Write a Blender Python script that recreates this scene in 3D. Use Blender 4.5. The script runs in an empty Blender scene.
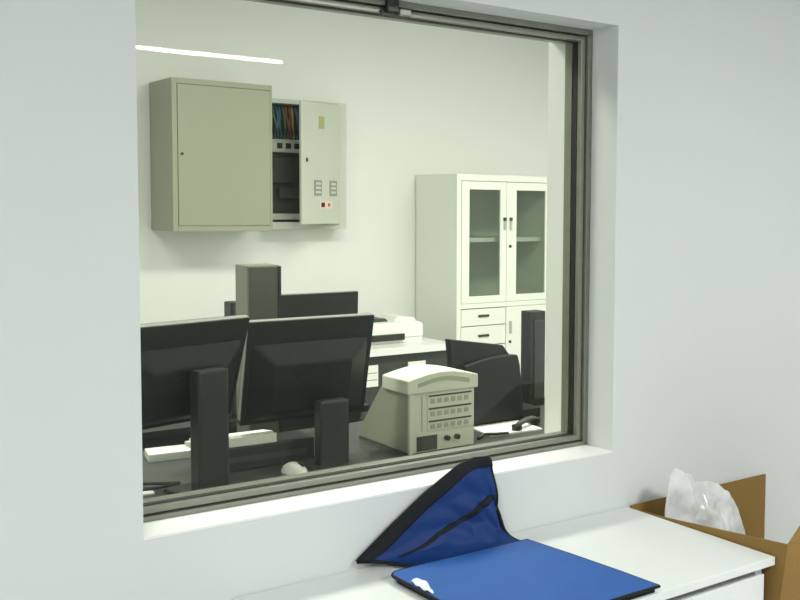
import bpy, bmesh, math, random
from mathutils import Vector, Matrix, noise
random.seed(7)
S = bpy.context.scene
COL = S.collection
R = math.radians

# ------------------------------------------------------------------ camera, world, lights
cam_d = bpy.data.cameras.new('camera')
cam = bpy.data.objects.new('camera', cam_d)
COL.objects.link(cam)
S.camera = cam
F_PX, YAW, PIT, ROL = 1049.155, 0.6866991, 0.0673862, 0.0118486
SHX, SHY = 166.597, -23.119
CAM = Vector((0, -2.35035, 1.67596))
cf = Vector((math.sin(YAW)*math.cos(PIT), math.cos(YAW)*math.cos(PIT), -math.sin(PIT)))
cr = Vector((math.cos(YAW), -math.sin(YAW), 0))
cu = cr.cross(cf)
cr2 = math.cos(ROL)*cr + math.sin(ROL)*cu
cu2 = -math.sin(ROL)*cr + math.cos(ROL)*cu
cam.matrix_world = Matrix(((cr2.x, cu2.x, -cf.x, CAM.x), (cr2.y, cu2.y, -cf.y, CAM.y),
                           (cr2.z, cu2.z, -cf.z, CAM.z), (0, 0, 0, 1)))
cam_d.sensor_fit = 'HORIZONTAL'
cam_d.sensor_width = 36
cam_d.lens = F_PX/800*36
cam_d.shift_x = -SHX/800
cam_d.shift_y = SHY/800
cam_d.clip_start = 0.05

W = bpy.data.worlds.new('world')
S.world = W
W.use_nodes = True
W.node_tree.nodes['Background'].inputs[0].default_value = (0.8, 0.9, 1, 1)
W.node_tree.nodes['Background'].inputs[1].default_value = 0.05

S.view_settings.view_transform = 'Standard'
S.view_settings.look = 'None'
S.view_settings.gamma = 1
S.view_settings.use_curve_mapping = False
S.view_settings.exposure = 0.0

def area(name, loc, sx, sy, power, color):
    l = bpy.data.lights.new(name, 'AREA')
    l.shape = 'RECTANGLE'; l.size = sx; l.size_y = sy; l.energy = power; l.color = color
    o = bpy.data.objects.new(name, l); COL.objects.link(o); o.location = loc
    return o

ZC1, ZC2 = 2.86, 3.12            # ceiling heights of the two rooms
COOL = (0.97, 1.0, 0.98)
WARM = (1.0, 1.0, 0.95)
FRONT_PANELS = [(-1.3, -2.9, 84), (2.6, -2.78, 84)]  # unseen panels, added to light the near room and its window reveal
BACK_PANELS = [(0.7, 1.5, 56), (2.7, 1.45, 60), (4.4, 1.3, 56)]
for x, y, p in FRONT_PANELS:
    area('panel_light', (x, y, ZC1-0.025), 0.58, 0.58, p, COOL)
for x, y, p in BACK_PANELS:
    area('panel_light', (x, y, ZC2-0.025), 1.16, 0.56, p, WARM)
TUBE_E = 40.0

# ------------------------------------------------------------------ materials
def mat(name, col, rough=0.5, metal=0.0, nscale=0, namt=0.0, bump=0.0, bscale=60, spec=0.5, emit=0, trans=0.0):
    m = bpy.data.materials.new(name); m.use_nodes = True
    nt = m.node_tree; b = nt.nodes['Principled BSDF']
    c = (*col, 1)
    b.inputs['Base Color'].default_value = c
    b.inputs['Roughness'].default_value = rough
    b.inputs['Metallic'].default_value = metal
    b.inputs['Specular IOR Level'].default_value = spec
    tc = nt.nodes.new('ShaderNodeTexCoord')
    if namt:
        n = nt.nodes.new('ShaderNodeTexNoise'); n.inputs['Scale'].default_value = nscale
        n.inputs['Detail'].default_value = 5
        r = nt.nodes.new('ShaderNodeMixRGB'); r.blend_type = 'MIX'
        r.inputs[1].default_value = tuple(max(0, v*(1-namt)) for v in col)+(1,)
        r.inputs[2].default_value = tuple(min(1, v*(1+namt)) for v in col)+(1,)
        nt.links.new(tc.outputs['Object'], n.inputs['Vector'])
        nt.links.new(n.outputs['Fac'], r.inputs[0]); nt.links.new(r.outputs[0], b.inputs['Base Color'])
    if bump:
        n2 = nt.nodes.new('ShaderNodeTexNoise'); n2.inputs['Scale'].default_value = bscale
        bp = nt.nodes.new('ShaderNodeBump'); bp.inputs['Strength'].default_value = bump
        bp.inputs['Distance'].default_value = 0.01
        nt.links.new(tc.outputs['Object'], n2.inputs['Vector'])
        nt.links.new(n2.outputs['Fac'], bp.inputs['Height']); nt.links.new(bp.outputs[0], b.inputs['Normal'])
    if emit:
        b.inputs['Emission Color'].default_value = c; b.inputs['Emission Strength'].default_value = emit
    return m

M = dict(
    wall=mat('wall_paint', (0.72, 0.74, 0.728), 0.75, nscale=3, namt=0.012, bump=0.03, bscale=40),
    farwall=mat('far_wall_paint', (0.81, 0.825, 0.81), 0.75, nscale=3, namt=0.012),
    sill_lit=mat('sill_paint_lit', (0.90, 0.91, 0.88), 0.5, nscale=6, namt=0.01),  # wall paint lightened, overhead light on the sill put into the colour
    ceil=mat('ceiling_paint', (0.50, 0.51, 0.51), 0.85, nscale=6, namt=0.01),
    floor=mat('floor_vinyl', (0.52, 0.53, 0.52), 0.4, nscale=8, namt=0.06),
    alu=mat('aluminium', (0.26, 0.265, 0.22), 0.42, 0.35, nscale=30, namt=0.12),
    alu_light=mat('aluminium_light', (0.25, 0.255, 0.21), 0.35, 0.35, nscale=30, namt=0.12),
    rubber=mat('black_rubber', (0.012, 0.014, 0.012), 0.7, nscale=30, namt=0.2),
    steel_dark=mat('dark_steel', (0.05, 0.052, 0.045), 0.4, 0.5, nscale=40, namt=0.25),
    boxgreen=mat('grey_green_enamel', (0.31, 0.32, 0.235), 0.45, nscale=5, namt=0.02),
    boxgrey=mat('pale_grey_enamel', (0.54, 0.57, 0.50), 0.45, nscale=5, namt=0.02),
    gap=mat('dark_gap', (0.06, 0.065, 0.05), 0.7, nscale=20, namt=0.1),
    cabwhite=mat('cabinet_enamel', (0.83, 0.85, 0.78), 0.4, nscale=5, namt=0.01),
    cabin=mat('cabinet_inside', (0.62, 0.66, 0.60), 0.5, nscale=5, namt=0.02),
    cabshade=mat('cabinet_inside_grey', (0.74, 0.77, 0.70), 0.5, nscale=5, namt=0.03),
    black=mat('black_plastic', (0.012, 0.015, 0.014), 0.42, nscale=20, namt=0.15),
    mon=mat('monitor_shell', (0.011, 0.014, 0.0135), 0.5, spec=0.35, nscale=14, namt=0.12),
    monedge=mat('monitor_edge', (0.26, 0.28, 0.25), 0.3, nscale=14, namt=0.1),
    screen=mat('screen_glass', (0.012, 0.014, 0.015), 0.12, nscale=5, namt=0.1),
    charcoal=mat('charcoal_plastic', (0.035, 0.043, 0.038), 0.4, nscale=10, namt=0.15),
    towerface=mat('tower_face', (0.085, 0.10, 0.075), 0.35, nscale=9, namt=0.2),
    towerside=mat('tower_side', (0.16, 0.18, 0.14), 0.4, nscale=9, namt=0.1),
    desk=mat('white_laminate', (0.77, 0.79, 0.77), 0.35, nscale=12, namt=0.01),
    greydesk=mat('grey_laminate', (0.05, 0.056, 0.05), 0.45, nscale=12, namt=0.03),
    deskedge=mat('grey_edge_band', (0.66, 0.68, 0.69), 0.4, nscale=12, namt=0.02),
    darkpanel=mat('dark_panel', (0.028, 0.036, 0.03), 0.55, nscale=12, namt=0.12),
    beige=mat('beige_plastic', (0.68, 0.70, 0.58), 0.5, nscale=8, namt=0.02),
    beigeshaded=mat('beige_shaded', (0.33, 0.355, 0.27), 0.5, nscale=8, namt=0.02),  # beige darkened for the housing, shade on its left side put into the colour
    beigedark=mat('beige_plastic_dark', (0.42, 0.44, 0.34), 0.55, nscale=8, namt=0.04),
    slot=mat('vent_slot', (0.07, 0.075, 0.055), 0.7, nscale=20, namt=0.15),
    paper=mat('paper', (0.80, 0.81, 0.76), 0.8, nscale=30, namt=0.02),
    ink=mat('printed_ink', (0.28, 0.29, 0.26), 0.8, nscale=60, namt=0.3),
    olive=mat('olive_label', (0.40, 0.40, 0.17), 0.7, nscale=40, namt=0.2),
    pinkpaper=mat('pink_paper', (0.78, 0.60, 0.52), 0.8, nscale=40, namt=0.05),
    red=mat('red_plastic', (0.45, 0.06, 0.05), 0.5, nscale=40, namt=0.1),
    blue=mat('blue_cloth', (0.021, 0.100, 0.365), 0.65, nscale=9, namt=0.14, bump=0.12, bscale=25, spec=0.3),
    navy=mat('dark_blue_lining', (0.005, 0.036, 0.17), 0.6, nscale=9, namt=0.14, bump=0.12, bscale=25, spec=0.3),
    trimblack=mat('black_binding', (0.008, 0.009, 0.012), 0.7, nscale=80, namt=0.3, spec=0.3),
    tag=mat('white_tag', (0.78, 0.82, 0.84), 0.5, nscale=40, namt=0.06),
    card=mat('cardboard', (0.28, 0.168, 0.052), 0.8, nscale=12, namt=0.08, bump=0.04, bscale=120, spec=0.2),
    cardedge=mat('cardboard_edge', (0.45, 0.31, 0.17), 0.85, nscale=60, namt=0.15),
    wirey=mat('yellow_wire', (0.50, 0.42, 0.08), 0.5, nscale=20, namt=0.1),
    wireg=mat('green_wire', (0.06, 0.27, 0.14), 0.5, nscale=20, namt=0.1),
    wirer=mat('red_wire', (0.40, 0.10, 0.07), 0.5, nscale=20, namt=0.1),
    wireb=mat('blue_wire', (0.08, 0.17, 0.30), 0.5, nscale=20, namt=0.1),
    chrome=mat('chrome', (0.55, 0.55, 0.52), 0.25, 0.9, nscale=20, namt=0.05),
    lampwhite=mat('lamp_housing', (0.85, 0.85, 0.85), 0.4, nscale=9, namt=0.01),
    tube=mat('tube_glow', (1.0, 1.0, 0.97), 0.4, nscale=0, emit=TUBE_E),
)

def glass(name, tint, refl=1.0):
    m = bpy.data.materials.new(name); m.use_nodes = True
    nt = m.node_tree; nt.nodes.clear()
    o = nt.nodes.new('ShaderNodeOutputMaterial'); mx = nt.nodes.new('ShaderNodeMixShader')
    t = nt.nodes.new('ShaderNodeBsdfTransparent'); t.inputs[0].default_value = (*tint, 1)
    g = nt.nodes.new('ShaderNodeBsdfGlossy'); g.inputs['Roughness'].default_value = 0.0
    g.inputs[0].default_value = (refl, refl, refl, 1)
    f = nt.nodes.new('ShaderNodeFresnel'); f.inputs['IOR'].default_value = 1.52
    # a fresnel that behaves the same from both sides of the sheet
    geo = nt.nodes.new('ShaderNodeNewGeometry')
    lw = nt.nodes.new('ShaderNodeLayerWeight'); lw.inputs['Blend'].default_value = 0.5
    pw = nt.nodes.new('ShaderNodeMath'); pw.operation = 'POWER'; pw.inputs[1].default_value = 4.0
    ma = nt.nodes.new('ShaderNodeMath'); ma.operation = 'MULTIPLY_ADD'
    ma.inputs[1].default_value = 0.9; ma.inputs[2].default_value = 0.014
    nt.links.new(lw.outputs['Facing'], pw.inputs[0]); nt.links.new(pw.outputs[0], ma.inputs[0])
    nt.links.new(ma.outputs[0], mx.inputs[0])
    nt.links.new(t.outputs[0], mx.inputs[1]); nt.links.new(g.outputs[0], mx.inputs[2])
    nt.links.new(mx.outputs[0], o.inputs[0])
    nt.nodes.remove(f); nt.nodes.remove(geo)
    return m
M['glass'] = glass('window_glass', (0.93, 0.95, 0.90))
M['cabglass'] = glass('cabinet_glass', (0.80, 0.83, 0.80), 0.6)

def plastic_film():
    m = bpy.data.materials.new('plastic_film'); m.use_nodes = True
    nt = m.node_tree; b = nt.nodes['Principled BSDF']; o = nt.nodes['Material Output']
    b.inputs['Base Color'].default_value = (0.95, 0.97, 0.96, 1); b.inputs['Roughness'].default_value = 0.18
    t = nt.nodes.new('ShaderNodeBsdfTransparent'); t.inputs[0].default_value = (0.95, 0.96, 0.96, 1)
    mx = nt.nodes.new('ShaderNodeMixShader')
    n = nt.nodes.new('ShaderNodeTexNoise'); n.inputs['Scale'].default_value = 14; n.inputs['Detail'].default_value = 6
    cr_ = nt.nodes.new('ShaderNodeMapRange'); cr_.inputs[1].default_value = 0.3; cr_.inputs[2].default_value = 0.7
    cr_.inputs[3].default_value = 0.55; cr_.inputs[4].default_value = 0.92
    tc = nt.nodes.new('ShaderNodeTexCoord')
    nt.links.new(tc.outputs['Object'], n.inputs['Vector']); nt.links.new(n.outputs['Fac'], cr_.inputs[0])
    nt.links.new(cr_.outputs[0], mx.inputs[0]); nt.links.new(t.outputs[0], mx.inputs[1])
    nt.links.new(b.outputs[0], mx.inputs[2]); nt.links.new(mx.outputs[0], o.inputs[0])
    return m
M['film'] = plastic_film()

# ------------------------------------------------------------------ mesh helpers
class MB:
    def __init__(s): s.bm = bmesh.new()
    def box(s, x0, x1, y0, y1, z0, z1, mx=None):
        v = [s.bm.verts.new((x, y, z)) for x in (x0, x1) for y in (y0, y1) for z in (z0, z1)]
        for f in ((0,1,3,2),(4,6,7,5),(0,4,5,1),(2,3,7,6),(0,2,6,4),(1,5,7,3)):
            s.bm.faces.new([v[i] for i in f])
        if mx:
            for q in v: q.co = mx @ q.co
        return s
    def prism(s, pts, axis, a, b, mx=None):
        """polygon pts (2D) extruded along axis 'x','y' or 'z' from a to b"""
        def P(p, t):
            return {'x': (t, p[0], p[1]), 'y': (p[0], t, p[1]), 'z': (p[0], p[1], t)}[axis]
        A = [s.bm.verts.new(P(p, a)) for p in pts]; B = [s.bm.verts.new(P(p, b)) for p in pts]
        n = len(pts)
        s.bm.faces.new(A); s.bm.faces.new(B[::-1])
        for i in range(n): s.bm.faces.new((A[i], B[i], B[(i+1)%n], A[(i+1)%n]))
        if mx:
            for q in A+B: q.co = mx @ q.co
        return s
    def cyl(s, p, q, r, n=16, r2=None):
        p, q = Vector(p), Vector(q); d = (q-p).normalized()
        a = d.orthogonal().normalized(); b = d.cross(a)
        r2 = r if r2 is None else r2
        A = [s.bm.verts.new(p+r*(a*math.cos(t)+b*math.sin(t))) for t in [2*math.pi*i/n for i in range(n)]]
        B = [s.bm.verts.new(q+r2*(a*math.cos(t)+b*math.sin(t))) for t in [2*math.pi*i/n for i in range(n)]]
        s.bm.faces.new(A[::-1]); s.bm.faces.new(B)
        for i in range(n): s.bm.faces.new((A[i], A[(i+1)%n], B[(i+1)%n], B[i]))
        return s
    def tube(s, pts, r, n=8):
        pts = [Vector(p) for p in pts]
        rings = []
        for i, p in enumerate(pts):
            d = (pts[min(i+1, len(pts)-1)]-pts[max(i-1, 0)]).normalized()
            a = d.orthogonal().normalized() if abs(d.z) > .95 else d.cross(Vector((0,0,1))).normalized()
            b = d.cross(a)
            rings.append([s.bm.verts.new(p+r*(a*math.cos(2*math.pi*k/n)+b*math.sin(2*math.pi*k/n))) for k in range(n)])
        for A, B in zip(rings, rings[1:]):
            for k in range(n): s.bm.faces.new((A[k], A[(k+1)%n], B[(k+1)%n], B[k]))
        s.bm.faces.new(rings[0][::-1]); s.bm.faces.new(rings[-1])
        return s
    def grid(s, fn, nu, nv):
        g = [[s.bm.verts.new(fn(i/nu, j/nv)) for j in range(nv+1)] for i in range(nu+1)]
        for i in range(nu):
            for j in range(nv):
                s.bm.faces.new((g[i][j], g[i+1][j], g[i+1][j+1], g[i][j+1]))
        return s
    def build(s, name, m, parent=None, bevel=0.0, smooth=False, solid=0.0, seg=2):
        bmesh.ops.recalc_face_normals(s.bm, faces=s.bm.faces)
        if bevel:
            es = [e for e in s.bm.edges if e.is_manifold and e.calc_face_angle(0) > 0.5]
            bmesh.ops.bevel(s.bm, geom=es, offset=bevel, segments=seg, affect='EDGES', profile=0.6, clamp_overlap=True)
        me = bpy.data.meshes.new(name)
        s.bm.to_mesh(me); s.bm.free()
        me.materials.append(M[m] if isinstance(m, str) else m)
        if smooth:
            for p in me.polygons: p.use_smooth = True
        o = bpy.data.objects.new(name, me); COL.objects.link(o)
        if parent: o.parent = parent
        if solid:
            md = o.modifiers.new('thickness', 'SOLIDIFY'); md.thickness = solid; md.offset = 0
        return o

def tag(o, label, cat, group=None):
    o['label'] = label; o['category'] = cat
    if group: o['group'] = group
    return o
def thing(name, label, cat, loc=(0,0,0), rz=0, group=None):
    o = bpy.data.objects.new(name, None); COL.objects.link(o)
    o.empty_display_size = 0.1
    o.location = loc; o.rotation_euler = (0, 0, rz)
    return tag(o, label, cat, group)
def struct(o):
    o['kind'] = 'structure'; return o
def copy_tree(o, parent=None):
    c = o.copy(); COL.objects.link(c)
    if parent: c.parent = parent
    for ch in list(o.children): copy_tree(ch, c)
    return c

# ------------------------------------------------------------------ the two rooms
XL, XR, ZB, ZT = 0.7251, 2.1149, 0.9258, 2.2128      # window opening
TW = 0.335                                            # thickness of the window wall
X0, X1, Y0 = -2.3, 4.3, -6.4                          # near room
BX0, BX1, BY = -1.6, 5.55, 4.25                       # far room

b = MB()
outer = [(-2.42, -0.0), (5.67, -0.0), (5.67, 3.24), (-2.42, 3.24)]
# wall with an opening: four slabs meeting on the opening's edges
bmw = b.bm
YL = (0.0, 0.135, TW)
def ringwall():
    xs = [-2.42, XL, XR, 5.67]; zs = [0.0, ZB, ZT, 3.24]
    V = {(k, i, j): bmw.verts.new((x, y, z)) for k, y in enumerate(YL) for i, x in enumerate(xs) for j, z in enumerate(zs)}
    for i in range(3):
        for j in range(3):
            if (i, j) == (1, 1): continue
            for k in (0, 2):
                f = bmw.faces.new((V[k,i,j], V[k,i+1,j], V[k,i+1,j+1], V[k,i,j+1])); f.material_index = k//2
    rim = [(i, 0) for i in range(4)] + [(3, j) for j in range(1, 4)] + [(i, 3) for i in (2, 1, 0)] + [(0, j) for j in (2, 1)]
    for loop in ([(1,1),(2,1),(2,2),(1,2)], rim):
        for a, c in zip(loop, loop[1:]+loop[:1]):
            for k in (0, 1):
                f = bmw.faces.new((V[k,a[0],a[1]], V[k,c[0],c[1]], V[k+1,c[0],c[1]], V[k+1,a[0],a[1]])); f.material_index = k
ringwall()
wn = struct(b.build('wall_north', 'wall')); wn.data.materials.append(M['farwall'])
struct(MB().box(X0-.12, X1+.12, Y0-.12, Y0, 0, ZC1).build('wall_south', 'wall'))
struct(MB().box(X0-.12, X0, Y0, 0, 0, ZC1).build('wall_west', 'wall'))
struct(MB().box(X1, X1+.12, Y0, 0, 0, ZC1).build('wall_east', 'wall'))
struct(MB().box(X0-.12, X1+.12, Y0-.12, 0, ZC1, ZC1+.12).build('ceiling', 'ceil'))
struct(MB().box(-2.6, 5.8, Y0-.12, BY+.12, -.12, 0).build('floor', 'floor'))
struct(MB().box(BX0-.12, BX1+.12, BY, BY+.12, 0, ZC2).build('wall_far', 'farwall'))
struct(MB().box(BX0-.12, BX0, TW, BY, 0, ZC2).build('wall_far_west', 'farwall'))
struct(MB().box(BX1, BX1+.12, TW, BY, 0, ZC2).build('wall_far_east', 'farwall'))
struct(MB().box(BX0-.12, BX1+.12, TW, BY+.12, ZC2, ZC2+.12).build('ceiling_far', 'ceil'))

struct(MB().box(XL, XR, 0.0, 0.1155, ZB, ZB+.006).build('trim_1', 'sill_lit', bevel=0.001))
# window: frame, sash, gasket, pane, latch
def ring(bm_, y0, y1, a, c, bot=0.0):
    """rectangular ring between insets a and c of the opening"""
    xa, xb, za, zb = XL+a, XR-a, ZB+a+bot, ZT-a
    xc, xd, zc, zd = XL+c, XR-c, ZB+c+bot, ZT-c
    bm_.prism([(xa, za), (xb, za), (xd, zc), (xc, zc)], 'y', y0, y1)
    bm_.prism([(xb, za), (xb, zb), (xd, zd), (xd, zc)], 'y', y0, y1)
    bm_.prism([(xb, zb), (xa, zb), (xc, zd), (xd, zd)], 'y', y0, y1)
    bm_.prism([(xa, zb), (xa, za), (xc, zc), (xc, zd)], 'y', y0, y1)
    return bm_
win = struct(ring(MB(), 0.116, 0.160, 0.0, 0.017).build('window_1', 'alu', bevel=0.0015))
ring(MB(), 0.140, 0.160, 0.017, 0.021).build('frame_groove', 'rubber', win)
ring(MB(), 0.126, 0.144, 0.021, 0.036).build('sash', 'alu_light', win, bevel=0.0015)
ring(MB(), 0.144, 0.164, 0.021, 0.0375).build('gasket', 'rubber', win)
ring(MB(), 0.170, 0.204, 0.0, 0.0375).build('rear_track', 'alu_light', win, bevel=0.0015)
MB().box(XL+.034, XR-.034, 0.1642, 0.1698, ZB+.034, ZT-.034).build('pane', 'glass', win)
lt = MB().box(1.395, 1.43, 0.100, 0.128, ZT-.034, ZT-.002).build('latch', 'steel_dark', win, bevel=0.003)
MB().box(1.432, 1.468, 0.102, 0.124, ZT-.04, ZT-.022).build('latch_tongue', 'alu_light', lt, bevel=0.003)
MB().box(1.385, 1.47, 0.116, 0.1265, ZT-.042, ZT-.030).build('latch_plate', 'steel_dark', lt, bevel=0.002)

# ------------------------------------------------------------------ ceiling lamps
pn = thing('ceiling_panel_lamp', 'unseen square ceiling panel lamp added to light the near room', 'ceiling lamp', (*FRONT_PANELS[0][:2], ZC1), group='added ceiling panels of the near room')
MB().box(-.3, .3, -.3, .3, -.018, 0).build('frame', 'lampwhite', pn, bevel=0.003)
for x, y, p in FRONT_PANELS[1:]:
    c = copy_tree(pn); c.location = (x, y, ZC1)
pb = thing('ceiling_panel_lamp', 'long white ceiling panel lamp beyond the window', 'ceiling lamp', (*BACK_PANELS[0][:2], ZC2), group='long ceiling panels beyond the window')
MB().box(-.6, .6, -.3, .3, -.018, 0).build('frame', 'lampwhite', pb, bevel=0.003)
for x, y, p in BACK_PANELS[1:]:
    c = copy_tree(pb); c.location = (x, y, ZC2)
tl = thing('tube_lamp', 'long thin white tube lamp mirrored in the window glass', 'ceiling lamp', (3.0, -5.42, ZC1))
MB().box(-.66, .66, -.035, .035, -.035, 0).build('housing', 'lampwhite', tl, bevel=0.004)
MB().cyl((-.64, 0, -.052), (.64, 0, -.052), 0.014).build('tube', 'tube', tl, smooth=True)
for s in (-1, 1):
    MB().box(s*.65-.012, s*.65+.012, -.02, .02, -.07, -.03).build('end_cap', 'lampwhite', tl, bevel=0.003)

# ------------------------------------------------------------------ wall boxes in the far room
eb = thing('wall_cabinet', 'large grey-green steel wall box with closed door, left of the open panel', 'electrical box', (2.11, BY, 1.50))
w_, h_, d_ = 0.612, 0.895, 0.40
MB().box(0, w_, -d_+.02, 0, 0, h_).build('body', 'boxgreen', eb, bevel=0.004)
MB().box(.028, w_-.012, -d_+.018, -d_+.021, .03, h_-.03).build('door_gap', 'gap', eb)
dr = MB().box(.032, w_-.016, -d_, -d_+.019, .034, h_-.034).build('door', 'boxgreen', eb, bevel=0.003)
MB().cyl((.055, -d_-.004, .455), (.055, -d_+.005, .455), .0085).build('keyhole', 'rubber', dr)
for (ax, bx, az, bz) in ((0, .030, 0, h_), (w_-.014, w_, 0, h_), (.030, w_-.014, 0, .032), (.030, w_-.014, h_-.032, h_)):
    MB().box(ax, bx, -d_+.004, -d_+.02, az, bz).build('front_frame', 'boxgreen', eb, bevel=0.002)

e2 = thing('distribution_panel', 'smaller pale grey electrical panel with its door ajar showing wires', 'electrical box', (2.80, BY, 1.505))
w2, h2, d2 = 0.555, 0.84, 0.15
bd = MB()
bd.box(0, w2, -.012, 0, 0, h2)
bd.box(0, .03, -d2, -.012, 0, h2); bd.box(w2-.062, w2, -d2, -.012, 0, h2)
bd.box(.03, w2-.062, -d2, -.012, 0, .045); bd.box(.03, w2-.062, -d2, -.012, h2-.03, h2)
bd.build('housing', 'boxgrey', e2, bevel=0.003)
MB().box(.03, w2-.062, -.05, -.012, .045, h2-.03).build('mounting_plate', 'charcoal', e2)
sw = MB().box(.04, .30, -.085, -.05, .50, .585).build('breaker_row', 'boxgrey', e2, bevel=0.004)
for k in range(3):
    MB().box(.09+.06*k, .125+.06*k, -.094, -.084, .525, .56).build('toggle', 'black', sw, bevel=0.003)
MB().box(.04, .30, -.095, -.05, .06, .10).build('terminal_strip', 'boxgrey', e2, bevel=0.003)
MB().box(.10, .24, -.10, -.05, .20, .27).build('contactor', 'charcoal', e2, bevel=0.005)
MB().box(.05, .30, -.09, -.05, .30, .46).build('breaker_block', 'darkpanel', e2, bevel=0.004)
for k, wm in enumerate(('wirey', 'wireg', 'wireb', 'wireb', 'wireg', 'wirer', 'wirer', 'wirey', 'wireb')):
    x = .05+.022*k
    MB().tube([(x, -.06, .80), (x+.004*(-1)**k, -.085, .74), (x+.012*math.sin(k*1.7), -.095, .67), (x+.01, -.075, .60), (x+.006, -.066, .585)], .0062).build('wire', wm, e2, smooth=True)
LW = .40; ang = R(26)
hx, hy = w2-.064, -d2-.002
dm = Matrix.Translation((hx, hy, 0)) @ Matrix.Rotation(ang, 4, 'Z')
dl = MB().box(-LW, 0, -.018, 0, .035, h2-.022, dm).build('door', 'boxgrey', e2, bevel=0.003)
def on_door(name, m, x0, x1, z0, z1, t=.003):
    return MB().box(x0, x1, -.018-t, -.017, z0, z1, dm).build(name, m, dl)
on_door('keyhole', 'steel_dark', -.355, -.340, .435, .46, .005)
on_door('yellow_label', 'olive', -.225, -.17, .655, .735)
for x in (-.275, -.115):
    mt = on_door('meter_plate', 'ink', x, x+.075, .22, .32, .004)
    for r in range(3):
        MB().box(x+.012, x+.063, -.0235, -.0215, .235+.028*r, .25+.028*r, dm).build('reading_line', 'boxgrey', mt)
pk = on_door('notice', 'pinkpaper', -.225, -.09, .135, .185)
MB().box(-.205, -.17, -.023, -.02, .145, .175, dm).build('dot', 'rubber', pk)
MB().box(-.135, -.115, -.023, -.02, .15, .17, dm).build('dot', 'red', pk)

# ------------------------------------------------------------------ filing cabinet
CX0, CX1, CY0, CY1, CH = 3.982, 4.80, 3.70, 4.238, 1.888
fc = thing('filing_cabinet', 'tall white steel cabinet with two glazed upper doors against the far wall', 'cabinet', (0, 0, 0))
T = .02
sh = MB()
sh.box(CX0, CX0+T, CY0+.02, CY1, 0, CH); sh.box(CX1-T, CX1, CY0+.02, CY1, 0, CH)
sh.box(CX0+T, CX1-T, CY0+.02, CY1, CH-T, CH); sh.box(CX0+T, CX1-T, CY0+.02, CY1, 0, .08)
sh.box(CX0+T, CX1-T, CY0+.02, CY1, .955, .985)
sh.box(CX0, CX1, CY0, CY0+.02, CH-.045, CH)
sh.box(CX0+.035, CX1-.035, CY0+.0005, CY0+.0195, .955, .99)
sh.box(CX0, CX0+.035, CY0, CY0+.02, 0, CH-.045); sh.box(CX1-.035, CX1, CY0, CY0+.02, 0, CH-.045)
sh.box(CX0+.035, CX1-.035, CY0, CY0+.02, 0, .08)
sh.build('carcass', 'cabwhite', fc, bevel=0.002)
MB().box(CX0+T, CX1-T, CY1-.012, CY1-.002, .08, CH-T).build('back_panel', 'cabshade', fc)
MB().box(CX0+T, CX1-T, CY0+.07, CY1-.012, 1.415, 1.445).build('shelf', 'cabwhite', fc, bevel=0.002)
cxm = 4.400
for (ax, bx, hs) in ((CX0+.038, cxm-.002, 1), (cxm+.002, CX1-.038, -1)):
    g = .050
    z0, z1 = .992, CH-.049
    f = MB()
    gx0, gx1 = (ax+.062, bx-.052) if hs == 1 else (ax+.085, bx-.012)
    gz0, gz1 = z0+.048, z1-.055
    f.box(ax, gx0, CY0-.004, CY0+.018, z0, z1); f.box(gx1, bx, CY0-.004, CY0+.018, z0, z1)
    f.box(gx0, gx1, CY0-.004, CY0+.018, z0, gz0); f.box(gx0, gx1, CY0-.004, CY0+.018, gz1, z1)
    dd = f.build('glazed_door', 'cabwhite', fc)
    MB().box(gx0, gx1, CY0+.006, CY0+.010, gz0, gz1).build('door_pane', 'cabglass', dd)
    hxp = bx-.02 if hs == 1 else ax+.03
    MB().box(hxp-.006, hxp+.006, CY0-.022, CY0-.004, 1.50, 1.585).build('handle', 'chrome', dd, bevel=0.003)
    MB().box(hxp-.007, hxp+.007, CY0-.025, CY0-.003, 1.565, 1.59).build('handle_cap', 'steel_dark', dd, bevel=0.002)
    if hs == -1:
        MB().cyl((hxp, CY0-.01, 1.385), (hxp, CY0, 1.385), .011).build('lock', 'steel_dark', dd)
zz = [.952, .83, .69, .55]
for a, c in zip(zz, zz[1:]):
    d_r = MB().box(CX0+.037, cxm-.003, CY0-.004, CY0+.018, c+.003, a-.003).build('drawer', 'cabwhite', fc, bevel=0.003)
    MB().box(4.16, 4.25, CY0-.014, CY0-.003, c+.062, c+.078).build('drawer_pull', 'steel_dark', d_r, bevel=0.003)
MB().box(CX0+.045, cxm-.004, CY0+.016, CY0+.022, .085, .95).build('drawer_gap', 'gap', fc)
ld = MB().box(cxm+.003, CX1-.037, CY0-.004, CY0+.018, .085, .952).build('lower_door', 'cabwhite', fc, bevel=0.003)
MB().box(cxm+.03, cxm+.042, CY0-.02, CY0-.004, .76, .85).build('handle', 'chrome', ld, bevel=0.003)
MB().cyl((cxm+.036, CY0-.012, .70), (cxm+.036, CY0, .70), .010).build('lock', 'steel_dark', ld)
MB().box(CX0+.037, cxm-.003, CY0-.004, CY0+.018, .085, .545).build('lower_door', 'cabwhite', fc, bevel=0.003)

# ------------------------------------------------------------------ side desk with printer, far right
sd = thing('side_desk', 'white-topped desk with dark front panel carrying the white printer', 'desk', (0, 0, 0))
SZ = .80
MB().box(2.15, 3.645, 3.22, 3.92, SZ-.042, SZ).build('desktop', 'desk', sd, bevel=0.003)
MB().box(2.20, 3.63, 3.26, 3.285, .04, SZ-.042).build('front_panel', 'darkpanel', sd)
for x in (2.20, 3.60):
    MB().box(x, x+.03, 3.285, 3.88, 0, SZ-.042).build('side_panel', 'darkpanel', sd)
pr = thing('printer', 'low white printer with a dark paper slot beside the tall cabinet', 'printer', (3.335, 3.55, SZ))
MB().prism([(-.20, .035), (.20, .035), (.20, .115), (.17, .13), (-.20, .13)], 'y', -.14, .20).build('body', 'cabwhite', pr, bevel=0.006)
MB().box(-.19, .06, -.155, -.10, .02, .06).build('tray_slot', 'black', pr, bevel=0.003)
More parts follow.
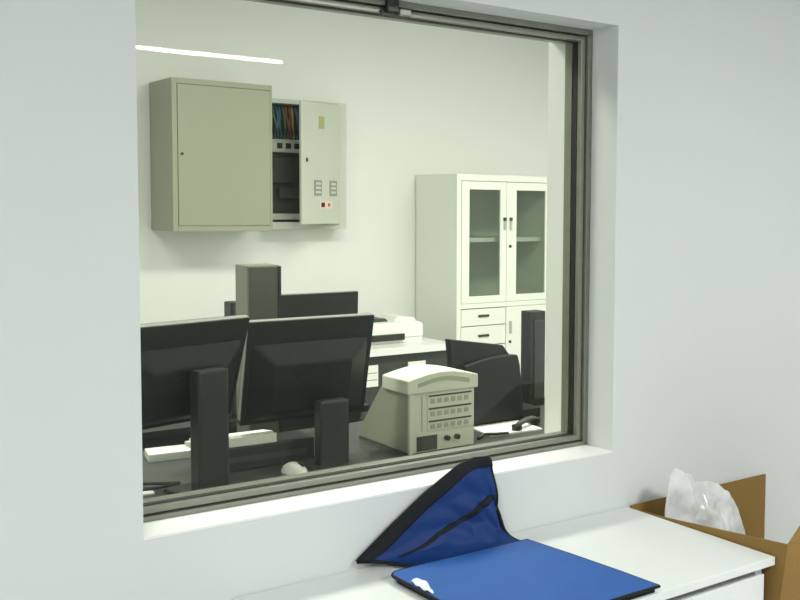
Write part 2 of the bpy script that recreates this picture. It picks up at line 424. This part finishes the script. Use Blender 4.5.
MB().box(-.20, .20, -.13, .20, 0, .036).build('base', 'cabwhite', pr, bevel=0.004)
MB().prism([(-.14, .13), (.0, .13), (-.02, .15), (-.11, .155)], 'y', -.05, .12).build('lid_recess', 'charcoal', pr, bevel=0.004)
MB().prism([(.02, .13), (.19, .125), (.17, .15), (.05, .16)], 'y', -.08, .15).build('lid', 'cabwhite', pr, bevel=0.006)
for i, (x0, x1, z0, z1, lab) in enumerate(((3.035, 3.125, .57, .70, 'white paper sheet on the dark panel by the middle monitor'), (3.335, 3.46, .625, .70, 'white paper notice on the dark panel above the beige machine'))):
    ps = tag(MB().box(x0, x1, 3.2545, 3.2595, z0, z1).build('paper_notice', 'paper'), lab, 'paper')
    for k in range(2):
        MB().box(x0+.008, x1-.008, 3.2538, 3.2548, z0+.3*(z1-z0)+.32*k*(z1-z0), z0+.34*(z1-z0)+.32*k*(z1-z0)).build('text_line', 'ink', ps)

# ------------------------------------------------------------------ main console desk and rear desk
DZ = .75
ad = thing('console_desk', 'long white desk under the monitors behind the window', 'desk', (0, 0, 0))
MB().box(.25, 3.15, .42, 1.62, DZ-.03, DZ).build('desktop', 'greydesk', ad, bevel=0.002)
for x in (.28, 1.68, 3.09):
    MB().box(x, x+.03, .47, 1.57, 0, DZ-.03).build('side_panel', 'deskedge', ad)
rd = thing('rear_desk', 'black-topped desk with dark panel behind the two front monitors', 'desk', (0, 0, 0))
MB().box(.9, 2.34, 1.93, 2.62, DZ-.03, DZ).build('desktop', 'black', rd, bevel=0.002)
MB().box(.92, 2.32, 1.97, 1.99, .03, DZ-.03).build('front_panel', 'darkpanel', rd)
for x in (.92, 2.29):
    MB().box(x, x+.03, 1.99, 2.58, 0, DZ-.03).build('side_panel', 'darkpanel', rd)

def monitor(label, loc, yaw, w, h, zb, pitch, shell=True, groove=False, face=1, neck=True, ndx=0.0, nh=0.02):
    """monitor on a stand; local -Y is its back, +Y its screen"""
    t = thing('monitor', label, 'monitor', (loc[0], loc[1], DZ), yaw)
    zc = zb+h/2-DZ
    mx = Matrix.Translation((0, 0.10, zc)) @ Matrix.Rotation(pitch, 4, 'X')
    p = MB().box(-w/2, w/2, -.014, .018, -h/2, h/2, mx).build('panel', 'mon', t, bevel=0.004)
    MB().box(-w/2+.004, w/2-.004, -.012, .008, h/2-.0015, h/2+.0022, mx).build('top_edge', 'monedge', p)
    MB().box(-w/2-.0015, -w/2+.002, -.012, .008, -h/2+.02, h/2-.004, mx).build('side_highlight', 'monedge', p)  # pale strip painting the highlight on the lit left edge
    MB().box(-w/2+.015, w/2-.015, .0175, .020, -h/2+.02, h/2-.015, mx).build('screen', 'screen', p)
    if shell:
        s_ = MB()
        a, c, d = .80, .55, .05
        P = [(-w*.47, -.014, -h*.47), (w*.47, -.014, -h*.47), (w*.47, -.014, h*.30), (-w*.47, -.014, h*.30)]
        Q = [(-w*.30, -.055, -h*.36), (w*.30, -.055, -h*.36), (w*.30, -.055, h*.10), (-w*.30, -.055, h*.10)]
        A = [s_.bm.verts.new(mx @ Vector(v)) for v in P]; B = [s_.bm.verts.new(mx @ Vector(v)) for v in Q]
        s_.bm.faces.new(A); s_.bm.faces.new(B[::-1])
        for i in range(4): s_.bm.faces.new((A[i], B[i], B[(i+1)%4], A[(i+1)%4]))
        sh_ = s_.build('back_shell', 'mon', t, bevel=0.012, seg=3)
        v_ = MB()
        for k in range(7):
            v_.box(-w*.16, w*.16, -.0565, -.054, h*.06-.008*k, h*.06-.008*k+.003, mx)
        v_.build('vent', 'black', sh_)
    MB().box(ndx-.055, ndx+.055, -.035, .02, .0, zc+nh).build('neck', 'black', t, bevel=0.01)
    MB().prism([(ndx-.09, -.06), (ndx-.07, -.10), (ndx+.07, -.10), (ndx+.09, -.06), (ndx+.09, .11), (ndx-.09, .11)], 'z', 0, .016).build('stand_base', 'black', t, bevel=0.005)
    return t
monitor('black monitor seen from behind, leftmost, cut by the window edge', (1.182, .905), R(15), .44, .355, .952, R(18), ndx=.03)
monitor('black monitor seen from behind, right of the leftmost one', (1.632, .985), R(-.5), .474, .375, .905, R(13), ndx=.04, nh=-.10)
monitor('wide dark monitor on the rear desk, only its top showing behind the front monitors', (2.105, 1.93), R(2), .46, .36, .91, R(2), shell=False)

tw = thing('computer_tower', 'tall dark grey computer tower rising behind the two front monitors', 'computer', (1.628, 1.45, DZ))
MB().box(-.063, .064, .0, .118, 0, .688).build('case', 'towerside', tw, bevel=0.004)
MB().box(-.061, .064, -.010, .001, .004, .684).build('front_bezel', 'towerface', tw, bevel=0.003)
MB().box(.054, .065, -.014, -.009, .004, .684).build('edge_strip', 'black', tw)
MB().box(-.045, .045, -.013, -.009, .30, .44).build('drive_bay', 'charcoal', tw, bevel=0.002)
sp = thing('desk_speaker', 'small black speaker left of the tall computer tower', 'speaker', (1.752, 1.985, DZ))
MB().box(-.04, .04, 0, .08, 0, .50).build('case', 'black', sp, bevel=0.006)
MB().box(-.032, .032, -.004, .001, .02, .485).build('grille', 'charcoal', sp, bevel=0.002)

# right-hand chamfered monitor (seen from behind) and the narrow black tower
def az(u): return u
rm = thing('monitor', 'black monitor with a cut-off corner, behind the beige machine', 'monitor', (2.338, 1.25, DZ))
prof = [(0, .37), (.265, .335), (.345, .235), (.357, .02), (.0, .02)]
MB().prism([(.0, .375), (.268, .332), (.34, .245), (.365, .0), (.045, .0)], 'y', 0, .04).build('panel', 'mon', rm, bevel=0.004)
arc = [(.045+.012, .262)] + [(.055+.27*t, .262+.030*math.sin(t*math.pi*.62)) for t in [i/10 for i in range(1, 11)]] + [(.338, .245), (.362, .012), (.05, .012)]
MB().prism(arc, 'y', -.03, .001).build('back_shell', 'mon', rm, bevel=0.006)
MB().box(.20, .475, .0, .12, 0, .045).build('stand_base', 'black', rm, bevel=0.006)
MB().box(.02, .26, .0415, .0425, .03, .30).build('screen', 'screen', rm)
bt = thing('computer_tower', 'narrow upright black computer tower in front of the tall white cabinet', 'computer', (2.955, 1.46, DZ))
MB().box(-.045, .045, 0, .07, 0, .44).build('case', 'black', bt, bevel=0.004)
MB().box(-.022, .034, -.006, .001, .03, .40).build('front_panel', 'charcoal', bt, bevel=0.003)

# ------------------------------------------------------------------ beige machine
MX0, MX1, MY = 1.985, 2.272, .98
bg = thing('beige_machine', 'beige office machine with domed lid and rows of vents facing the window', 'machine', (0, 0, 0))
MB().prism([(MY, DZ), (MY+.39, DZ), (MY+.36, DZ+.06), (MY+.185, DZ+.255), (MY, DZ+.255)], 'x', MX0, MX1).build('housing', 'beigeshaded', bg, bevel=0.006)
arcp = [(MX0-.012, DZ+.225), (MX0-.012, DZ+.275)]
for i in range(0, 13):
    t = i/12
    arcp.append((MX0-.008+(MX1-MX0+.016)*t, DZ+.277+.024*math.sin(math.pi*t)))
arcp += [(MX1+.012, DZ+.275), (MX1+.012, DZ+.225)]
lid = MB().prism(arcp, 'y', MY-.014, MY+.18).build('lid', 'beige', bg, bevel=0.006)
ar2 = []
for i in range(13):
    t = i/12; ar2.append((MX0+.03+(MX1-MX0-.06)*t, DZ+.264+.019*math.sin(math.pi*t)))
for i in range(12, -1, -1):
    t = i/12; ar2.append((MX0+.03+(MX1-MX0-.06)*t, DZ+.248+.019*math.sin(math.pi*t)))
MB().prism(ar2, 'y', MY-.0165, MY-.012).build('recess', 'beigedark', lid)
MB().box(MX0-.004, MX0+.012, MY-.012, MY+.004, DZ, DZ+.225).build('corner_strip', 'beige', bg, bevel=0.003)
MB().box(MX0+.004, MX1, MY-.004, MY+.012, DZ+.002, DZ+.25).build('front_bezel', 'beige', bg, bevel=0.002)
vp = MB().box(MX0+.075, MX1-.012, MY-.008, MY, DZ+.078, DZ+.222).build('vent_panel', 'beige', bg, bevel=0.002)
for r in range(3):
    z = DZ+.178-.048*r
    MB().box(MX0+.08, MX1-.016, MY-.0105, MY-.007, z+.030, z+.036).build('vent_rail', 'slot', vp)
    for k in range(6):
        x = MX0+.088+.030*k
        MB().box(x, x+.019, MY-.0098, MY-.0075, z+.004, z+.022).build('vent_slot', 'beigedark', vp)
MB().box(MX0+.05, MX0+.055, MY-.0055, MY+.001, DZ+.08, DZ+.21).build('seam', 'beigedark', bg)
MB().box(MX0+.03, MX0+.12, MY-.006, MY+.002, DZ+.006, DZ+.062).build('port_bay', 'slot', bg, bevel=0.002)
for x in (.160, .205):
    MB().cyl((MX0+x, MY-.02, DZ+.044), (MX0+x, MY+.003, DZ+.044), .010).build('plug', 'steel_dark', bg, smooth=False)

# ------------------------------------------------------------------ things on the console desk
kb = thing('black_box', 'flat black box lying on the desk between the two front monitors', 'box', (1.45, 1.115, DZ), R(-2))
MB().box(-.16, .22, 0, .15, 0, .085).build('case', 'black', kb, bevel=0.005)
MB().box(-.13, .19, -.0015, .001, .03, .05).build('front_seam', 'charcoal', kb)
k2 = thing('keyboard', 'white keyboard resting on the flat black box', 'keyboard', (1.41, 1.175, DZ+.0855), R(-2))
MB().prism([(-.06, 0), (.07, 0), (.07, .014), (-.06, .034)], 'x', -.16, .12).build('case', 'cabwhite', k2, bevel=0.003)
kk = MB()
for r in range(4):
    for c_ in range(14):
        kk.box(-.15+.019*c_, -.134+.019*c_, -.045+.025*r, -.025+.025*r, .012, .0365-.0035*r)
kk.build('keys', 'paper', k2)
ms = thing('mouse', 'pale computer mouse beside the neck of the second monitor', 'mouse', (1.535, .985, DZ), R(20))
m_ = MB()
def mouse_fn(u, v):
    a = 2*math.pi*u; t = v*math.pi/2
    return Vector((.032*math.cos(a)*math.cos(t), .055*math.sin(a)*math.cos(t), .038*math.sin(t)))
m_.grid(mouse_fn, 20, 8); bmesh.ops.remove_doubles(m_.bm, verts=m_.bm.verts, dist=1e-5)
m_.build('body', 'cabwhite', ms, smooth=True)
MB().box(-.003, .003, -.045, -.018, .028, .0385).build('wheel', 'charcoal', ms)
tag(MB().prism([(-.10, -.05), (.09, -.07), (.10, .04), (-.08, .06)], 'z', 0, .028, Matrix.Translation((1.285, 1.47, DZ))).build('paper_stack', 'paper', bevel=0.002), 'white paper stack on the desk under the leftmost monitor', 'paper')
tag(MB().prism([(-.08, -.03), (.06, -.05), (.07, .03), (-.07, .05)], 'z', 0, .004, Matrix.Translation((1.01, 1.05, DZ))).build('paper_sheet', 'paper'), 'white paper sheet at the lower left corner of the window', 'paper')
cb = MB().tube([(.98, 1.16, DZ+.008), (1.04, 1.13, DZ+.01), (1.10, 1.08, DZ+.012), (1.16, 1.04, DZ+.012), (1.10, 1.03, DZ+.01), (1.03, 1.05, DZ+.008)], .006).build('cable', 'rubber', smooth=True)
tag(cb, 'black cable curling on the desk at the lower left of the window', 'cable')
tag(MB().prism([(-.13, -.08), (.12, -.10), (.14, .10), (-.10, .12)], 'z', 0, .006, Matrix.Translation((2.53, 1.13, DZ))).build('paper_sheet', 'paper'), 'white papers on the desk right of the beige machine', 'paper')
hs = thing('telephone_handset', 'dark grey handset lying on the papers in the lower right window corner', 'handset', (2.62, 1.10, DZ+.0065), R(25))
MB().tube([(-.085, 0, .014), (-.05, 0, .024), (0, 0, .028), (.05, 0, .024), (.085, 0, .014)], .012, 10).build('grip', 'charcoal', hs, smooth=True)
for s in (-1, 1):
    MB().cyl((s*.082, 0, 0), (s*.082, 0, .022), .022).build('earpiece', 'black', hs, bevel=0.004)
tag(MB().tube([(2.33, 1.03, DZ+.007), (2.38, 1.06, DZ+.012), (2.42, 1.035, DZ+.012), (2.47, 1.02, DZ+.012)], .006).build('cable', 'steel_dark', smooth=True), 'dark cable on the desk at the right foot of the beige machine', 'cable')

# ------------------------------------------------------------------ white desk in the near room
TX0, TX1, TD, TZ = .925, 2.176, .589, .75
td = thing('white_desk', 'white laminate desk against the wall below the window', 'desk', (0, 0, 0))
MB().box(TX0, TX1, -TD, -.003, TZ-.023, TZ).build('desktop', 'desk', td, bevel=0.0025)
MB().box(TX0+.02, TX0+.045, -TD+.03, -.01, 0, TZ-.023).build('side_panel', 'deskedge', td)
MB().box(TX1-.045, TX1-.02, -TD+.03, -.01, 0, TZ-.023).build('side_panel', 'desk', td)
MB().box(TX0+.045, TX1-.045, -.04, -.02, .25, TZ-.023).build('modesty_panel', 'deskedge', td)
MB().box(TX0+.045, TX1-.045, -TD+.05, -TD+.07, TZ-.10, TZ-.023).build('shade_strip', 'gap', td)  # dark strip painting the shade under the desktop
pdn = MB().box(1.80, TX1-.045, -TD+.04, -.05, .06, TZ-.05).build('pedestal', 'desk', td, bevel=0.002)
for k in range(3):
    fr = MB().box(1.803, TX1-.022, -TD+.018, -TD+.04, .06+.216*k, .06+.216*k+.210).build('drawer', 'desk', td, bevel=0.003)
    MB().box(1.93, 2.03, -TD+.008, -TD+.019, .06+.216*k+.09, .06+.216*k+.105).build('drawer_pull', 'chrome', fr, bevel=0.003)

# ------------------------------------------------------------------ blue radiation apron
ap = thing('protective_apron', 'blue cloth apron with black binding, draped over the white desk', 'apron', (0, 0, 0))
def lerp(a, b_, t): return a+(b_-a)*t
TOP = [Vector((1.243, -.012, .772)), Vector((1.33, -.014, .838)), Vector((1.44, -.016, .915)), Vector((1.545, -.018, .975)), Vector((1.595, -.016, .986)), Vector((1.645, -.014, .981))]
TU = [0, .22, .48, .74, .87, 1]
def pl(P, U, u):
    for i in range(len(U)-1):
        if u <= U[i+1]+1e-9:
            return lerp(P[i], P[i+1], (u-U[i])/(U[i+1]-U[i]))
    return P[-1]
def sheet(u, v):
    a = pl(TOP, TU, u)
    c = Vector((lerp(1.375, 1.697, u), lerp(-.112, -.121, u), TZ+.010))
    m1 = Vector((lerp(a.x, 1.672, .2+.8*u), -.020-.012*(1-u), lerp(TZ+.012, lerp(a.z, .82, .6), min(1, u*3.5))))
    m2 = Vector((lerp(lerp(a.x, c.x, .55), 1.632, u), -.04, TZ+.008))
    w0, w1, w2_, w3 = (1-v)**3, 3*v*(1-v)**2, 3*v*v*(1-v), v**3
    p = a*w0+m1*w1+m2*w2_+c*w3
    k = math.sin(math.pi*v)*min(1, 1.6*u)
    wr = .007*math.sin(9*u+7*v)+.005*math.sin(21*u-13*v)
    p += Vector((0, -abs(k*wr)*1.3, k*wr*.5))
    p.y = min(p.y, -.010); p.z = max(p.z, TZ+.007)
    return p
def snorm(u, v):
    e = 1e-3
    du = sheet(min(1, u+e), v)-sheet(max(0, u-e), v); dv = sheet(u, min(1, v+e))-sheet(u, max(0, v-e))
    n = du.cross(dv)
    n = n.normalized() if n.length > 1e-12 else Vector((0, -1, 0))
    return n if n.y-n.z*.5 < 0 or n.z > .3 else -n
def off(u, v, d):
    n = snorm(u, v)
    if n.dot(Vector((0, -.7, .7))) < 0: n = -n
    return sheet(u, v)+n*d
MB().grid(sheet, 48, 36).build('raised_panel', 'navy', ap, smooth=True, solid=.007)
def wide(u):       # width of the black binding along the top edge, as a fraction of the sheet
    L = sum((sheet(u, (i+1)/12)-sheet(u, i/12)).length for i in range(12))
    return min(.5, (.020+.006*(1-u))/max(L, .02))
MB().grid(lambda a, c: off(a, c*wide(a), .0045), 48, 6).build('top_binding', 'trimblack', ap, smooth=True, solid=.013)
MB().grid(lambda a, c: off(.06+.90*a, lerp(.47, .35, a**1.3)-.035+.07*c*(1-.3*a), .005), 40, 4).build('middle_band', 'trimblack', ap, smooth=True, solid=.003)
MB().tube([off(i/40, 0, .001) for i in range(41)], .006).build('top_piping', 'trimblack', ap, smooth=True)
MB().tube([off(1, i/30, .001) for i in range(31)], .0045).build('side_binding', 'trimblack', ap, smooth=True)
MB().tube([off(0, i/20, .001) for i in range(21)], .0045).build('left_binding', 'trimblack', ap, smooth=True)
# flat panel, rounded corner at the back left
def flat_outline():
    pts = []
    r = .03
    x0, x1, y0, y1 = 1.272, 1.722, -.588, -.118
    for i in range(7):
        t = math.pi/2+math.pi/2*i/6
        pts.append((x0+r+r*math.cos(t), y1-r+r*math.sin(t)))
    for i in range(7):
        t = math.pi+math.pi/2*i/6
        pts.append((x0+.006+r+r*math.cos(t), y0+r+r*math.sin(t)))
    pts += [(1.744, y0), (1.735, -.45), (1.720, -.28), (1.702, y1)]
    return pts
fo = flat_outline()
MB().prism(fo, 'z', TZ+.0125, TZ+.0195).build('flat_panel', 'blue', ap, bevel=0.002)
fo3 = [(x, y, TZ+.016) for x, y in fo]
MB().tube(fo3+[fo3[0]], .0042, 8).build('edge_binding', 'trimblack', ap, smooth=True)
# a second layer under the flat panel lets it rest on the desk
MB().prism([(lerp(x, 1.51, .03), lerp(y, -.35, .03)) for x, y in fo], 'z', TZ+.0005, TZ+.0125).build('lining', 'trimblack', ap)
def tagf(u, v):
    y = lerp(-.215, -.31, u); wdt = .004+.017*math.sin(math.pi*min(1, u*1.02))
    return Vector((1.281+wdt*(v-.25), y, TZ+.0225+.006*math.sin(6*u)*v+.002*math.sin(17*u)+.004*v))
MB().grid(tagf, 16, 6).build('cloth_tag', 'tag', ap, smooth=True, solid=.002)['label'] = 'white cloth tag'

# ------------------------------------------------------------------ cardboard box with plastic bag
cb_ = thing('cardboard_box', 'open brown cardboard box on the floor at the right end of the desk', 'box', (0, 0, 0))
BXL, BXR, BYF, BYB = 2.180, 2.815, -.610, -.014
t_ = .006
RL = .790
MB().box(BXL, BXR, BYB-t_, BYB, 0.012, .756).build('back_wall', 'card', cb_)
MB().prism([(BYF+.10, 0.012), (BYF-.01, RL), (-.15, .752), (BYB-t_, .748), (BYB-t_, 0.012)], 'x', BXL, BXL+t_).build('side_wall', 'card', cb_)
MB().prism([(BYF+.10, 0.012), (BYF+.035, .50), (BYB-t_, .50), (BYB-t_, 0.012)], 'x', BXR-t_, BXR).build('side_wall', 'card', cb_)
MB().prism([(BYF+.094, 0.012), (BYF-.016, RL), (BYF-.010, RL), (BYF+.10, 0.012)], 'x', BXL, BXR).build('front_wall', 'card', cb_)
MB().box(BXL, BXR, BYF+.094, BYB, 0, .012).build('bottom', 'card', cb_)
# upright front flap and outward right flap
ff = MB()
P = [(BXL+.006, BYF-.015, RL), (BXR-.03, BYF-.015, RL), (BXR-.12, BYF+.01, RL+.18), (BXL+.27, BYF+.01, RL+.18)]
A = [ff.bm.verts.new(p) for p in P]; B_ = [ff.bm.verts.new((p[0], p[1]+.006, p[2]-.001)) for p in P]
ff.bm.faces.new(A); ff.bm.faces.new(B_[::-1])
for i in range(4): ff.bm.faces.new((A[i], B_[i], B_[(i+1)%4], A[(i+1)%4]))
ff.build('flap', 'card', cb_)
fm2 = Matrix.Translation((BXR-.003, 0, .50)) @ Matrix.Rotation(R(50), 4, 'Y')
MB().prism([(0, BYF+.03), (.22, BYF+.06), (.22, BYB-.06), (0, BYB-.03)], 'z', -.003, .003, fm2).build('flap', 'card', cb_)

RID = [(0, .76), (.05, .862), (.10, .882), (.19, .866), (.30, .850), (.345, .822), (.39, .822), (.50, .818), (.63, .800), (.78, .76), (.90, .70), (1, .60)]
def ridge(s):
    for (a, za), (c, zb_) in zip(RID, RID[1:]):
        if s <= c: return lerp(za, zb_, (s-a)/(c-a))
    return RID[-1][1]
def bagf(side):
    def f(u, v):
        x = lerp(2.228, 2.60, u); zt = ridge(u); zb_ = .34
        z = lerp(zb_, zt, v)
        w = .068*(math.sin(math.pi*min(.97, max(.03, u)))**.5)*(1-v**3.2)*(.45+.55*min(1, v*6))
        n = noise.noise(Vector((x*13, z*13, side*3.1)))*.024+abs(noise.noise(Vector((x*31, z*27, side*5.7+2))))*.022
        fade = (1-v**6)
        groove = .03*math.exp(-((u-.345)/.05)**2)*v
        xx = x+noise.noise(Vector((x*17, z*17, 9.2)))*.010*fade
        return Vector((xx, -.118+side*(max(.001, w-groove)+n*fade*.9), z+.006*noise.noise(Vector((x*40, side, 4)))*v))
    return f
bg_ = MB().grid(bagf(-1), 64, 48)
bg_.grid(bagf(1), 64, 48)
bo = bg_.build('plastic_bag', 'film', smooth=True)
tag(bo, 'crumpled clear plastic bag standing in the cardboard box', 'bag')
